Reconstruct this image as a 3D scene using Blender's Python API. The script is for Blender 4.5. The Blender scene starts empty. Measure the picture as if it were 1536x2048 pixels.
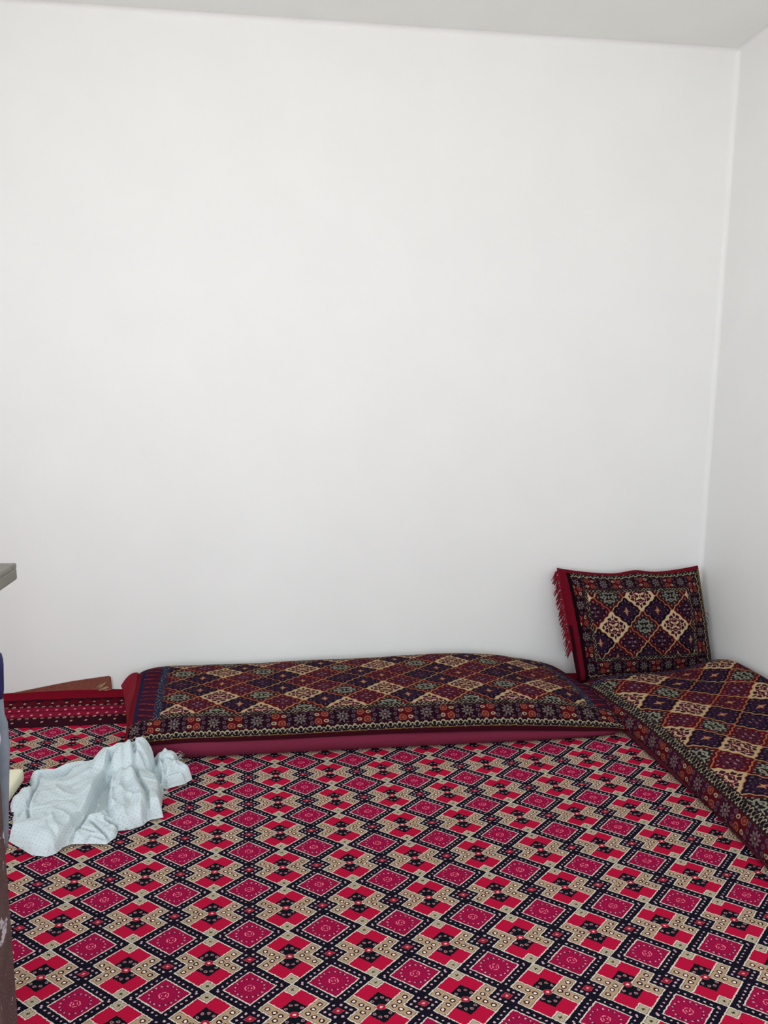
import bpy, bmesh, math, random
import numpy as np
from mathutils import Vector, Matrix

random.seed(7)
rng = np.random.default_rng(7)
scene = bpy.context.scene
COL = scene.collection
PI = math.pi

# ------------------------------------------------------------------ helpers
def lin(c):
    c = c / 255.0
    return c / 12.92 if c <= 0.04045 else ((c + 0.055) / 1.055) ** 2.4

def rgb(r, g, b):
    return (lin(r), lin(g), lin(b), 1.0)

def tag(o, label=None, cat=None, group=None, kind=None):
    if label: o['label'] = label
    if cat: o['category'] = cat
    if group: o['group'] = group
    if kind: o['kind'] = kind
    return o

def empty(name, loc=(0, 0, 0)):
    o = bpy.data.objects.new(name, None)
    o.empty_display_size = 0.1
    o.location = loc
    COL.objects.link(o)
    return o

def mesh_obj(name, verts, faces, mat, parent=None, smooth=True, uvs=None):
    """verts/faces in world space; uvs = per-vertex (u, v)"""
    me = bpy.data.meshes.new(name)
    me.from_pydata([tuple(map(float, v)) for v in verts], [], [tuple(map(int, f)) for f in faces])
    me.update()
    if uvs is not None:
        uvs = np.asarray(uvs, dtype=np.float32)
        lay = me.uv_layers.new(name='UVMap')
        idx = np.zeros(len(me.loops), dtype=np.int32)
        me.loops.foreach_get('vertex_index', idx)
        lay.data.foreach_set('uv', uvs[idx].ravel())
    if smooth:
        me.polygons.foreach_set('use_smooth', [True] * len(me.polygons))
    me.materials.append(mat)
    o = bpy.data.objects.new(name, me)
    COL.objects.link(o)
    if parent is not None:
        o.parent = parent
        o.matrix_parent_inverse = Matrix.Translation(-Vector(parent.location))
    return o

def bm_obj(name, bm, mat, parent=None, smooth=False):
    me = bpy.data.meshes.new(name)
    bm.normal_update()
    bm.to_mesh(me)
    bm.free()
    if smooth:
        me.polygons.foreach_set('use_smooth', [True] * len(me.polygons))
    me.materials.append(mat)
    o = bpy.data.objects.new(name, me)
    COL.objects.link(o)
    if parent is not None:
        o.parent = parent
        o.matrix_parent_inverse = Matrix.Translation(-Vector(parent.location))
    return o

def add_box(bm, lo, hi, bevel=0.0, seg=2):
    r = bmesh.ops.create_cube(bm, size=1.0)
    vs = r['verts']
    for v in vs:
        v.co = Vector([lo[k] + (v.co[k] + 0.5) * (hi[k] - lo[k]) for k in range(3)])
    if bevel > 0:
        es = list({e for v in vs for e in v.link_edges})
        bmesh.ops.bevel(bm, geom=es, offset=bevel, segments=seg, profile=0.5, affect='EDGES')

def grid_faces(nu, nv, off=0, flip=False):
    f = []
    for a in range(nu - 1):
        for b in range(nv - 1):
            q = (off + a * nv + b, off + (a + 1) * nv + b, off + (a + 1) * nv + b + 1, off + a * nv + b + 1)
            f.append(q[::-1] if flip else q)
    return f

def add_tube(V, F, pts, rads, n=5):
    pts = [Vector(p) for p in pts]
    base = len(V)
    for k, p in enumerate(pts):
        d = (pts[min(k + 1, len(pts) - 1)] - pts[max(k - 1, 0)]).normalized()
        a = d.cross(Vector((0.31, 0.77, 0.55))).normalized()
        b = d.cross(a)
        for q in range(n):
            t = 2 * PI * q / n
            V.append(p + (a * math.cos(t) + b * math.sin(t)) * rads[k])
    for k in range(len(pts) - 1):
        for q in range(n):
            F.append((base + k * n + q, base + k * n + (q + 1) % n, base + (k + 1) * n + (q + 1) % n, base + (k + 1) * n + q))
    F.append(tuple(base + q for q in range(n))[::-1])
    F.append(tuple(base + (len(pts) - 1) * n + q for q in range(n)))

def fbm(x, y, seed=0, octaves=4, freq=1.0, gain=0.5):
    """cheap smooth value noise on arrays"""
    r = np.random.default_rng(seed)
    out = np.zeros_like(x, dtype=float)
    amp = 1.0
    for o in range(octaves):
        T = r.uniform(-1, 1, (64, 64))
        xs, ys = x * freq + 17.3 * o + 100, y * freq + 9.1 * o + 100
        xi, yi = np.floor(xs).astype(int), np.floor(ys).astype(int)
        fx, fy = xs - xi, ys - yi
        fx = fx * fx * (3 - 2 * fx); fy = fy * fy * (3 - 2 * fy)
        g = lambda a, b: T[a % 64, b % 64]
        out += amp * ((g(xi, yi) * (1 - fx) + g(xi + 1, yi) * fx) * (1 - fy) + (g(xi, yi + 1) * (1 - fx) + g(xi + 1, yi + 1) * fx) * fy)
        amp *= gain; freq *= 2
    return out

# ------------------------------------------------------------------ shader expression builder
class NT:
    """builds a node material from arithmetic expressions"""
    def __init__(self, name):
        self.mat = bpy.data.materials.new(name)
        self.mat.use_nodes = True
        self.t = self.mat.node_tree
        self.t.nodes.clear()
        self.out = self.t.nodes.new('ShaderNodeOutputMaterial')
        self.bsdf = self.t.nodes.new('ShaderNodeBsdfPrincipled')
        self.t.links.new(self.bsdf.outputs[0], self.out.inputs[0])

    def new(self, typ):
        return self.t.nodes.new(typ)

    def setin(self, sock, v):
        if isinstance(v, X):
            self.t.links.new(v.s, sock)
        elif isinstance(v, bpy.types.NodeSocket):
            self.t.links.new(v, sock)
        else:
            sock.default_value = v[:3] if (isinstance(v, tuple) and sock.type == 'VECTOR') else v

    def m(self, op, *a):
        n = self.new('ShaderNodeMath')
        n.operation = op
        for k, v in enumerate(a):
            self.setin(n.inputs[k], v)
        return X(self, n.outputs[0])

    def mix(self, fac, a, b):
        n = self.new('ShaderNodeMix')
        n.data_type = 'RGBA'
        self.setin(n.inputs[0], fac)
        self.setin(n.inputs[6], a)
        self.setin(n.inputs[7], b)
        return n.outputs[2]

    def uv(self):
        n = self.new('ShaderNodeUVMap')
        s = self.new('ShaderNodeSeparateXYZ')
        self.t.links.new(n.outputs[0], s.inputs[0])
        return X(self, s.outputs[0]), X(self, s.outputs[1]), n.outputs[0]

    def pos(self):
        n = self.new('ShaderNodeNewGeometry')
        s = self.new('ShaderNodeSeparateXYZ')
        self.t.links.new(n.outputs['Position'], s.inputs[0])
        return X(self, s.outputs[0]), X(self, s.outputs[1]), X(self, s.outputs[2]), n.outputs['Position']

    def noise(self, vec, scale, detail=2.0, rough=0.5):
        n = self.new('ShaderNodeTexNoise')
        n.inputs['Scale'].default_value = scale
        n.inputs['Detail'].default_value = detail
        n.inputs['Roughness'].default_value = rough
        self.t.links.new(vec, n.inputs['Vector'])
        return X(self, n.outputs['Fac' if 'Fac' in n.outputs else 0])

    def scalecol(self, col, fac):
        n = self.new('ShaderNodeVectorMath')
        n.operation = 'SCALE'
        self.setin(n.inputs[0], col)
        self.setin(n.inputs['Scale'], fac)
        return n.outputs[0]

    def bump(self, h, strength=0.3, dist=0.002):
        n = self.new('ShaderNodeBump')
        n.inputs['Strength'].default_value = strength
        n.inputs['Distance'].default_value = dist
        self.setin(n.inputs['Height'], h)
        self.t.links.new(n.outputs[0], self.bsdf.inputs['Normal'])

    def finish(self, col, rough=0.9, spec=0.15, metal=0.0, sheen=0.0):
        self.setin(self.bsdf.inputs['Base Color'], col)
        self.setin(self.bsdf.inputs['Roughness'], rough)
        self.bsdf.inputs['Specular IOR Level'].default_value = spec
        self.bsdf.inputs['Metallic'].default_value = metal
        if sheen:
            self.bsdf.inputs['Sheen Weight'].default_value = sheen
            self.bsdf.inputs['Sheen Roughness'].default_value = 0.6
        return self.mat

class X:
    def __init__(self, nt, s): self.nt, self.s = nt, s
    def __add__(self, o): return self.nt.m('ADD', self, o)
    __radd__ = __add__
    def __sub__(self, o): return self.nt.m('SUBTRACT', self, o)
    def __rsub__(self, o): return self.nt.m('SUBTRACT', o, self)
    def __mul__(self, o): return self.nt.m('MULTIPLY', self, o)
    __rmul__ = __mul__
    def __truediv__(self, o): return self.nt.m('DIVIDE', self, o)
    def __gt__(self, o): return self.nt.m('GREATER_THAN', self, o)
    def __lt__(self, o): return self.nt.m('LESS_THAN', self, o)
    def abs(self): return self.nt.m('ABSOLUTE', self)
    def min(self, o): return self.nt.m('MINIMUM', self, o)
    def max(self, o): return self.nt.m('MAXIMUM', self, o)
    def pp(self, o): return self.nt.m('PINGPONG', self, o)
    def frac(self): return self.nt.m('FRACT', self)
    def floor(self): return self.nt.m('FLOOR', self)
    def round(self): return self.nt.m('ROUND', self)
    def sin(self): return self.nt.m('SINE', self)
    def cos(self): return self.nt.m('COSINE', self)
    def sign(self): return self.nt.m('SIGN', self)
    def mod4(self): return self.nt.m('FLOORED_MODULO', self, 4.0)
    def mod2(self): return self.nt.m('FLOORED_MODULO', self, 2.0)
    def eq(self, c): return self.nt.m('COMPARE', self, c, 0.3)
    def len(self, o): return self.nt.m('SQRT', self.nt.m('MULTIPLY_ADD', self, self, o * o))
    def atan2(self, o): return self.nt.m('ARCTAN2', self, o)

# ------------------------------------------------------------------ materials
def mat_plaster(name, base, mottle=0.03, bump=0.25):
    n = NT(name)
    px, py, pz, P = n.pos()
    a = n.noise(P, 3.2, 2.0, 0.6)
    f = 1.0 + (a - 0.5) * (mottle * 2)
    return n.finish(n.scalecol(base, f), 0.55, 0.25)

def mat_plain(name, base, rough=0.9, spec=0.15, noise_scale=300.0, var=0.15, bump=0.25, metal=0.0, sheen=0.0):
    n = NT(name)
    px, py, pz, P = n.pos()
    a = n.noise(P, noise_scale, 2.0)
    f = 1.0 + (a - 0.5) * (2 * var)
    n.bump(a, bump, 0.002)
    return n.finish(n.scalecol(base, f), rough, spec, metal, sheen)

def mat_carpet():
    n = NT('patterned_carpet_pile')
    u, v, UV = n.uv()
    j1 = n.noise(UV, 34.0, 1.0)
    j2 = n.noise(UV, 29.0, 1.0)
    u = u + (j1 - 0.5) * 0.028
    v = v + (j2 - 0.5) * 0.028
    NAVY = rgb(20, 18, 31); BEIGE = rgb(174, 147, 117); RED = rgb(178, 18, 56); CRIM = rgb(150, 17, 63)
    CREAM = rgb(212, 200, 188); TAN = rgb(176, 162, 136); DARK = rgb(14, 20, 27); DOT = rgb(200, 168, 178)
    BROWN = rgb(50, 24, 24); PINK = rgb(186, 74, 84); RING = rgb(172, 116, 124); GREY = rgb(95, 80, 66)
    Xc = (u + 0.0).pp(0.5) * 0.9
    Y = (v + 0.0).pp(0.5)
    p = Xc + Y
    q = Xc - Y
    Yc = 0.5 - Y
    # --- navy band with white dots
    pp_ = ((p - 0.076).pp(0.04875 * 2) - 0.04875)
    # dots repeat every 0.0975 along p
    pp_ = ((p - 0.125) / 0.0975 + 0.5).frac() - 0.5
    d = (pp_ * 0.0975).len(q - 0.098)
    inband = (q > 0.02) * (p < 0.76)
    col = n.mix((d < 0.0185) * inband, NAVY, DOT)
    dm = (Xc - 0.41).len(Y - 0.41).min((Xc - 0.365).len(Y - 0.457)).min((Xc - 0.316).len(Yc))
    col = n.mix(dm < 0.0155, col, DOT)
    # flower at the dark crossing
    Xd = 0.45 - Xc
    f1 = Xd * 0.8 + Yc
    col = n.mix(f1 < 0.056, col, PINK)
    col = n.mix((f1 < 0.048) * (f1 > 0.022), col, rgb(150, 24, 50))
    col = n.mix(f1 < 0.014, col, rgb(214, 170, 170))
    # --- crimson diamond
    col = n.mix(q > 0.17, col, CRIM)
    r = Xd.len(Y)
    th = Y.atan2(Xd)
    tt = ((th / (PI / 8)).frac() - 0.5) * (PI / 8) * r
    dd = tt.len(r - 0.155)
    col = n.mix((tt - 0.012).len(r - 0.150) < 0.012, col, rgb(90, 12, 48))
    col = n.mix(dd < 0.0095, col, DOT)
    col = n.mix(((r - 0.05).abs() < 0.0055) * ((th * 5.0).sin() > -0.6), col, rgb(238, 130, 150))
    col = n.mix(((r - 0.02).abs() < 0.005) * ((th * 4.0).sin() > 0.0), col, rgb(238, 130, 150))
    # --- stepped motif
    mot = (q < 0.0) * (p < 0.735)
    col = n.mix(mot, col, BEIGE)
    ee = (p - 0.535).min(0.735 - p).min(q * -1.0)
    col = n.mix((ee > 0.013) * (ee < 0.0205) * mot, col, GREY)
    bd = (Xc - 0.14).len(Yc).min((Xc - 0.2).len(Yc - 0.060)).min((Xc - 0.272).len(Yc - 0.127))
    col = n.mix(bd < 0.032, col, BROWN)
    col = n.mix(bd < 0.0165, col, rgb(245, 225, 222))
    inner = (p < 0.535) * (q < 0.0)
    col = n.mix(inner, col, RED)
    dk = inner * (q < -0.252)
    col = n.mix(dk, col, DARK)
    rd = ((Xc - 0.082).len(Yc - 0.100)).min((Xc - 0.032).len(Yc - 0.150))
    col = n.mix(((rd - 0.0135).abs() < 0.006), col, RING)
    sq = (p < 0.186) * (q < 0.0)
    col = n.mix(sq, col, TAN)
    es = (0.186 - p).min(q * -1.0)
    col = n.mix((es > 0.013) * (es < 0.0205) * sq, col, GREY)
    xa = (p - 0.093).abs()
    xb = (q + 0.093).abs()
    col = n.mix(((xa.min(xb) < 0.0085) * (xa.max(xb) < 0.032)), col, rgb(30, 30, 30))
    # --- cream outlines
    lw = 0.0105
    l1 = ((q.abs() < lw) * (p < 0.745)).max(((p - 0.735).abs() < lw) * (q < 0.0))
    l1 = l1.max(((p - 0.535).abs() < lw) * (q < 0.0)).max(((p - 0.186).abs() < lw) * (q < 0.0)).max((q - 0.17).abs() < lw)
    col = n.mix(l1, col, CREAM)
    po = Xc.len(Yc * 1.15)
    col = n.mix(po < 0.052, col, PINK)
    col = n.mix((po < 0.045) * (po > 0.024), col, rgb(160, 24, 52))
    col = n.mix(po < 0.018, col, rgb(226, 190, 188))
    # pile
    g = n.noise(UV, 160.0, 2.0)
    n.bump(g, 0.35, 0.003)
    return n.finish(n.scalecol(col, 0.80 + g * 0.40), 1.0, 0.05)

def mat_carpet_border():
    n = NT('carpet_border_pile')
    u, v, UV = n.uv()          # metres along the wall, metres from the wall
    jn = n.noise(UV, 60.0, 1.0)
    v = v + (jn - 0.5) * 0.012
    RED = rgb(122, 14, 34); DEEP = rgb(88, 12, 26); DK = rgb(50, 12, 26); MAG = rgb(130, 20, 50); PALE = rgb(186, 156, 132)
    col = n.mix(v > 0.075, RED, DK)
    z = (u / 0.058).pp(0.5)
    col = n.mix((v > 0.085) * (v < 0.15) * (((v - 0.12).abs() / 0.06 + z * 1.4) < 0.75), col, DEEP)
    col = n.mix((v > 0.16) * (v < 0.262), col, MAG)
    col = n.mix((v > 0.205) * (v < 0.212), col, DEEP)
    fr = ((u / 0.03).frac() - 0.5) * 0.03
    d1 = fr.len((v - 0.152) * 1.0)
    d2 = fr.len((v - 0.272) * 1.0)
    d = d1.min(d2)
    col = n.mix(d < 0.0115, col, DK)
    alt = ((u / 0.06).frac() > 0.5)
    col = n.mix((d < 0.0072) * (d > 0.0030), col, n.mix(alt, rgb(170, 110, 100), PALE))
    fs = ((u / 0.058).frac() - 0.5) * 0.058
    d3 = (fs.len((v - 0.115) * 0.8)).min((fs - 0.012).len((v - 0.31) * 0.8))
    col = n.mix(d3 < 0.0055, col, PALE)
    fx = ((u / 0.038).frac() - 0.5) * 0.038
    d4 = fx.len((v - 0.19) * 0.7).min((fx + 0.01).len((v - 0.24) * 0.7))
    col = n.mix(d4 < 0.005, col, rgb(222, 150, 150))
    col = n.mix(v > 0.29, col, n.mix(d3 < 0.0055, DK, PALE))
    g = n.noise(UV, 500.0, 2.0)
    n.bump(g, 0.3, 0.003)
    return n.finish(n.scalecol(col, 0.75 + g * 0.5), 1.0, 0.05)

def mat_kilim(name, L, W, pillow=False, shift=0.0, dim=1.0, tuck=0.0, warm=False):
    """woven cover: flower border, ogee diamond field. UV in metres (along, across)."""
    n = NT(name)
    u, v, UV = n.uv()
    jn = n.noise(UV, 70.0, 1.0)
    jm = n.noise(UV, 62.0, 1.0)
    u = u + (jn - 0.5) * 0.008
    v = v + (jm - 0.5) * 0.008
    k = 0.78 if pillow else 1.0
    v = v + tuck
    W = W + 2 * tuck
    b0, b1, b2, b3 = 0.018 * k, 0.046 * k, 0.112 * k, (0.150 if warm else 0.132) * k
    MAROON = rgb(96, 13, 22); NAVY = rgb(21, 18, 38); CREAM = rgb(186, 160, 122); PURP = rgb(70, 18, 30)
    GOLD = rgb(168, 130, 88); BLACK = rgb(22, 14, 22); PALE = rgb(156, 144, 118); DKRED = rgb(54, 12, 22)
    ORANGE = rgb(140, 74, 58); GREY = rgb(80, 70, 84); WHITE = rgb(112, 104, 100); OLIVE = rgb(136, 134, 116)
    if pillow:
        MAROON, PURP, NAVY = rgb(84, 14, 24), rgb(36, 14, 26), rgb(17, 15, 28)
        OLIVE, CREAM, GOLD = rgb(126, 124, 112), rgb(208, 182, 142), rgb(172, 138, 100)
        ORANGE, WHITE, GREY = rgb(132, 70, 58), rgb(112, 106, 106), rgb(74, 68, 78)
    wv = v.min(W - v)
    lu = u.min(L - u)
    if pillow:
        usel = lu < wv
        wf = wv.min(lu)
        al = u + (v - u) * usel
    else:
        wf = wv
        al = u
    # ---------------- field
    if pillow:
        Wc, Hc = 0.149, 0.124
        A = (u - L / 2) / Wc
        B = (v - (W / 2 - 0.012)) / Hc
    else:
        Wc = 0.166
        Hc = (W - 2 * b3) / 4.0
        A = (u - shift) / Wc
        B = (v - W / 2) / Hc
    a = A + B
    b = A - B
    a2 = a + (b * (2 * PI * 3)).sin() * 0.022
    b2_ = b + (a * (2 * PI * 3)).sin() * 0.022
    mi = a2.round()
    ni = b2_.round()
    la = a2 - mi
    lb = b2_ - ni
    kk = mi + ni
    rr = mi - ni
    if pillow:
        kk = (2.0 - kk.abs()).mod4()
        R = (rr + 2.0).abs()
    else:
        kk = kk.mod4()
        R = rr.abs()
    e = 0.5 - la.abs().max(lb.abs())
    x = la + lb
    y = la - lb
    r = x.len(y)
    th = y.atan2(x)
    c8 = (th * 8.0).cos()
    k0, k1, k2, k3 = kk.eq(0.0), kk.eq(1.0), kk.eq(2.0), kk.eq(3.0)
    R0, R1, R2, R3, R4 = R.eq(0.0), R.eq(1.0), R.eq(2.0), R.eq(3.0), R.eq(4.0)
    cream = (R2 * k0).max(R4 * k2)
    olive = (R2 * k2).max(R4 * k0)
    navy = (R0 * k2).max(R1 * k3).max(R3 * k1)
    star = (R0 * k0).max(R3 * k1).max(R1 * k3)
    bg = n.mix(navy, MAROON, NAVY)
    bg = n.mix(cream, bg, CREAM)
    inn = n.mix(navy, PURP, rgb(34, 20, 42))
    inn = n.mix(olive, inn, rgb(30, 26, 32))
    inn = n.mix(cream, inn, CREAM)
    lnc = n.mix(navy, rgb(84, 54, 76), rgb(78, 46, 62))
    lnc = n.mix(olive, lnc, OLIVE)
    lnc = n.mix(cream, lnc, rgb(92, 30, 50))
    dtc = n.mix(olive, rgb(132, 104, 118), OLIVE)
    dtc = n.mix(navy, dtc, rgb(118, 76, 82))
    dtc = n.mix(cream, dtc, rgb(58, 20, 40))
    col = n.mix((e - c8 * 0.02) > 0.12, bg, inn)
    c4 = (th * 4.0).cos()
    busy = cream.max(olive)
    # scrolling line around the centre
    col = n.mix((r - (0.37 + 0.07 * c8)).abs() < (0.022 + 0.045 * busy), col, lnc)
    # eight outer blossoms: rings (dark cells) or solid blobs (cream cells)
    tt = ((th / (PI / 4)).frac() - 0.5) * (PI / 4) * r
    bl = tt.len(r - 0.56)
    col = n.mix((bl < (0.055 + cream * 0.072)) * (bl > (0.022 - cream * 0.05)) * (e > 0.05), col, dtc)
    bl2 = ((((th / (PI / 4)) + 0.5).frac() - 0.5) * (PI / 4) * r).len(r - 0.68)
    col = n.mix((bl2 < (0.05 + cream * 0.045)) * (e > 0.08 + 0.03 * cream), col, dtc)
    # inner blossoms and centre
    bl3 = ((((th / (PI / 2)) + 0.5).frac() - 0.5) * (PI / 2) * r).len(r - 0.22)
    col = n.mix((bl3 < (0.07 + cream * 0.03)) * (1.0 - star), col, dtc)
    col = n.mix((r < 0.075) * (1.0 - star), col, n.mix(cream, lnc, rgb(140, 66, 80)))
    col = n.mix((r < 0.17) * star, col, rgb(112, 56, 52))
    col = n.mix((x.abs() * y.abs() < 0.0032) * (r < 0.27) * star, col, rgb(178, 132, 92))
    # outlines
    col = n.mix((e < 0.055) * (e > 0.028) * (1.0 - cream), col, BLACK)
    edge = n.mix((th * 2.0).sin() > 0.0, GOLD, rgb(160, 92, 62))
    col = n.mix(e < (0.028 + cream * 0.045), col, n.mix(cream, edge, CREAM))
    field = col
    # ---------------- inner scroll strip
    s1 = (al / 0.033)
    t1 = (wf - b2) / (b3 - b2)
    cv = ((s1 * (2 * PI)).sin() * 0.34 + 0.5 - t1).abs()
    cv2 = ((s1 * (2 * PI) + PI).sin() * 0.34 + 0.5 - t1).abs()
    eye = (((s1 * 2.0 + 0.5).frac() - 0.5) * 0.5).len((t1 - 0.5) * 0.6)
    scroll = n.mix(cv.min(cv2) < 0.085, BLACK, n.mix(jm > 0.48, rgb(70, 60, 58), PALE))
    scroll = n.mix((eye < 0.075) * (eye > 0.045), scroll, rgb(120, 108, 92))
    scroll = n.mix((t1 - 0.5).abs() > 0.46, scroll, rgb(70, 50, 44))
    col = n.mix(wf < b3, field, scroll)
    # ---------------- flower band
    P = 0.162 * k
    fa = (al / P).frac() - 0.5
    yl = wf - (b1 + b2) * 0.5
    xl = fa * P
    rb = xl.len(yl)
    tb = yl.atan2(xl)
    band = n.mix(rb < 0.042 * k, rgb(44, 10, 20), rgb(34, 10, 20)) if not warm else n.mix(rb < 0.042 * k, rgb(80, 15, 28), rgb(60, 14, 32))
    band = n.mix(((rb - 0.0165 * k - (tb * 9.0).cos() * 0.006 * k).abs() < 0.0026 * k).max((rb < 0.019 * k) * (rb > 0.010 * k) * ((tb * 9.0).cos() > 0.72)), band, WHITE)
    band = n.mix(rb < 0.005 * k, band, rgb(130, 110, 112))
    ax = xl.abs()
    ay = yl.abs()
    dg = (ax - 0.040 * k).len(ay).min((ax - 0.044 * k).len(ay - 0.022 * k)).min((ax - 0.017 * k).len(ay - 0.030 * k))
    band = n.mix(((dg - 0.0055 * k).abs() < 0.0022 * k), band, GREY)
    par = ((al / P + 0.5).floor().mod2()) * 2.0 - 1.0
    x2 = ((al / P + 0.5).frac() - 0.5) * P * par * yl.sign()
    db = (x2 - 0.013 * k).len(ay - 0.018 * k)
    band = n.mix(x2.abs().max(ay * 0.8) < 0.026 * k, band, rgb(78, 14, 22))
    band = n.mix(db < 0.0145 * k, band, ORANGE)
    band = n.mix(((db - 0.0075 * k).abs() < 0.0022 * k), band, rgb(90, 24, 24))
    dl = (x2 + 0.018 * k).len((ay - 0.016 * k) * 1.4)
    band = n.mix(((dl - 0.007 * k).abs() < 0.0028 * k), band, PALE)
    band = n.mix((yl.abs() > (b2 - b1) * 0.5 - 0.004), band, DKRED)
    col = n.mix(wf < b2, col, band)
    # ---------------- outer scroll strip
    s2 = (al / 0.034)
    t2 = (wf - b0) / (b1 - b0)
    sp = s2.pp(0.5) * 2.0
    arch = ((s2 * PI).sin().abs() * 0.78 + 0.12 - t2).abs()
    e2 = (((s2 + 0.5) * PI).sin().abs() * 0.70 + 0.05 - t2).abs()
    sc2 = n.mix((arch < 0.12).max((e2 < 0.08) * (t2 > 0.30)), BLACK, PALE)
    sc2 = n.mix((((s2 + 0.5).frac() - 0.5) * 0.034).len((t2 - 0.42) * 0.03) < 0.0055, sc2, rgb(40, 34, 44))
    sc2 = n.mix((t2 < 0.10), sc2, rgb(120, 96, 58))
    col = n.mix(wf < b1, col, sc2)
    # ---------------- end bands (mattress only): plain red, stripe, streaked purple, speckled navy
    if not pillow:
        streak = ((lu + v * 1.7) / 0.075).frac()
        eb = n.mix(streak < 0.26, rgb(54, 20, 44), rgb(104, 22, 28))
        eb = n.mix((streak < 0.08) * (jn > 0.5), eb, rgb(150, 74, 46))
        eb = n.mix(lu > 0.155, eb, rgb(34, 34, 58))
        sp_ = n.noise(UV, 150.0, 1.0)
        eb = n.mix((lu > 0.155) * (sp_ > 0.60), eb, rgb(120, 120, 124))
        eb = n.mix(lu < 0.088, eb, rgb(32, 30, 62))
        eb = n.mix(lu < 0.070, eb, rgb(112, 16, 28))
        col = n.mix((lu < 0.185) * (wf > b2 + 0.01), col, eb)
        col = n.mix((lu < 0.050), col, rgb(108, 16, 30))
    else:
        col = n.mix((u < 0.05), col, n.mix(u < 0.034, rgb(26, 8, 14), rgb(112, 18, 34)))
        col = n.mix((v > W - 0.016), col, rgb(112, 20, 36))
    col = n.mix((wf < b0) * (1.0 if not pillow else (v < W * 0.5)), col, DKRED)
    g = n.noise(UV, 420.0, 2.0)
    n.bump(g, 0.35, 0.002)
    return n.finish(n.scalecol(col, (0.78 + g * 0.44) * dim), 1.0, 0.05)

def mat_cloth():
    n = NT('dotted_cotton')
    u, v, UV = n.uv()
    a = u / 0.0135
    b = v / 0.0115
    row = b.floor()
    xx = ((a + row.mod2() * 0.5).frac() - 0.5) * 0.0135
    yy = (b.frac() - 0.5) * 0.0115
    d = xx.len(yy)
    nz = n.noise(UV, 40.0, 2.0)
    base = n.mix(nz, rgb(197, 210, 214), rgb(211, 221, 223))
    col = n.mix((d < 0.0015) * (nz > 0.42), base, rgb(150, 168, 186))
    fine = n.noise(UV, 900.0, 2.0)
    n.bump(fine + n.noise(UV, 60.0, 3.0) * 1.5, 0.25, 0.002)
    return n.finish(n.scalecol(col, 0.96 + fine * 0.08), 0.95, 0.1)

def mat_stand():
    n = NT('worn_brown_paint')
    px, py, pz, P = n.pos()
    a = n.noise(P, 22.0, 4.0, 0.65)
    s = n.noise(P, 260.0, 1.0)
    w = n.noise(P, 9.0, 5.0, 0.7)
    col = n.mix(a, rgb(62, 46, 46), rgb(112, 90, 88))
    col = n.mix(s > 0.70, col, rgb(176, 160, 156))
    col = n.mix((w > 0.60) * (a > 0.45), col, rgb(205, 202, 208))
    n.bump(a, 0.2, 0.002)
    return n.finish(col, 0.55, 0.35)

M_WALL = mat_plaster('white_plaster', rgb(239, 238, 236))
M_CEIL = mat_plaster('ceiling_plaster', rgb(247, 249, 245))
M_FLOOR = mat_plain('grey_screed', rgb(150, 145, 138), noise_scale=30)
M_CARPET = mat_carpet()
M_BORDER = mat_carpet_border()
M_PINK = mat_plain('dusty_maroon_velour', rgb(114, 38, 60), noise_scale=500)
M_UNDER = mat_plain('dark_backing_cloth', rgb(70, 16, 28), noise_scale=500)
M_REDTRIM = mat_plain('red_wool', rgb(122, 20, 36), noise_scale=400)
M_BROWNMAT = mat_plain('brown_felt', rgb(128, 74, 62), noise_scale=90, var=0.35)
M_FIBRE = mat_plain('straw_fibre', rgb(196, 168, 132), noise_scale=200)
M_CLOTH = mat_cloth()
M_STAND = mat_stand()
M_STEEL = mat_plain('grey_worn_steel', rgb(132, 128, 118), rough=0.45, spec=0.5, noise_scale=60, var=0.2, bump=0.1, metal=0.4)
M_TRAYIN = mat_plain('tray_inner_panel', rgb(112, 104, 104), rough=0.5, spec=0.4, noise_scale=40, var=0.2, bump=0.1)
M_BLUE = mat_plain('blue_plastic', rgb(36, 38, 92), rough=0.35, spec=0.5, noise_scale=25, var=0.5, bump=0.2)
M_GREYPL = mat_plain('grey_film', rgb(128, 140, 152), rough=0.4, spec=0.5, noise_scale=30, var=0.3, bump=0.3)
M_WHITEPL = mat_plain('white_film', rgb(222, 222, 240), rough=0.5, spec=0.4, noise_scale=40, var=0.1)
M_FOAM = mat_plain('cream_foam', rgb(240, 236, 206), noise_scale=200, var=0.04, bump=0.15)
M_FRAME = mat_plain('window_frame_paint', rgb(225, 225, 220), rough=0.5, noise_scale=40, var=0.05, bump=0.05)

# ------------------------------------------------------------------ the room
RX0, RX1, RY0, RY1, RZ = -2.35, 2.002, -1.55, 3.4505, 2.856
def struct(name, boxes, mat):
    bm = bmesh.new()
    for lo, hi in boxes:
        add_box(bm, lo, hi)
    o = bm_obj(name, bm, mat)
    o['kind'] = 'structure'
    return o

T = 0.15
struct('floor', [((RX0 - T, RY0 - T, -0.12), (RX1 + T, RY1 + T, -0.010))], M_FLOOR)
struct('ceiling', [((RX0 - T, RY0 - T, RZ), (RX1 + T, RY1 + T, RZ + 0.12))], M_CEIL)
struct('wall_back', [((RX0 - T, RY1, -0.12), (RX1 + T, RY1 + T, RZ + 0.12))], M_WALL)
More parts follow.
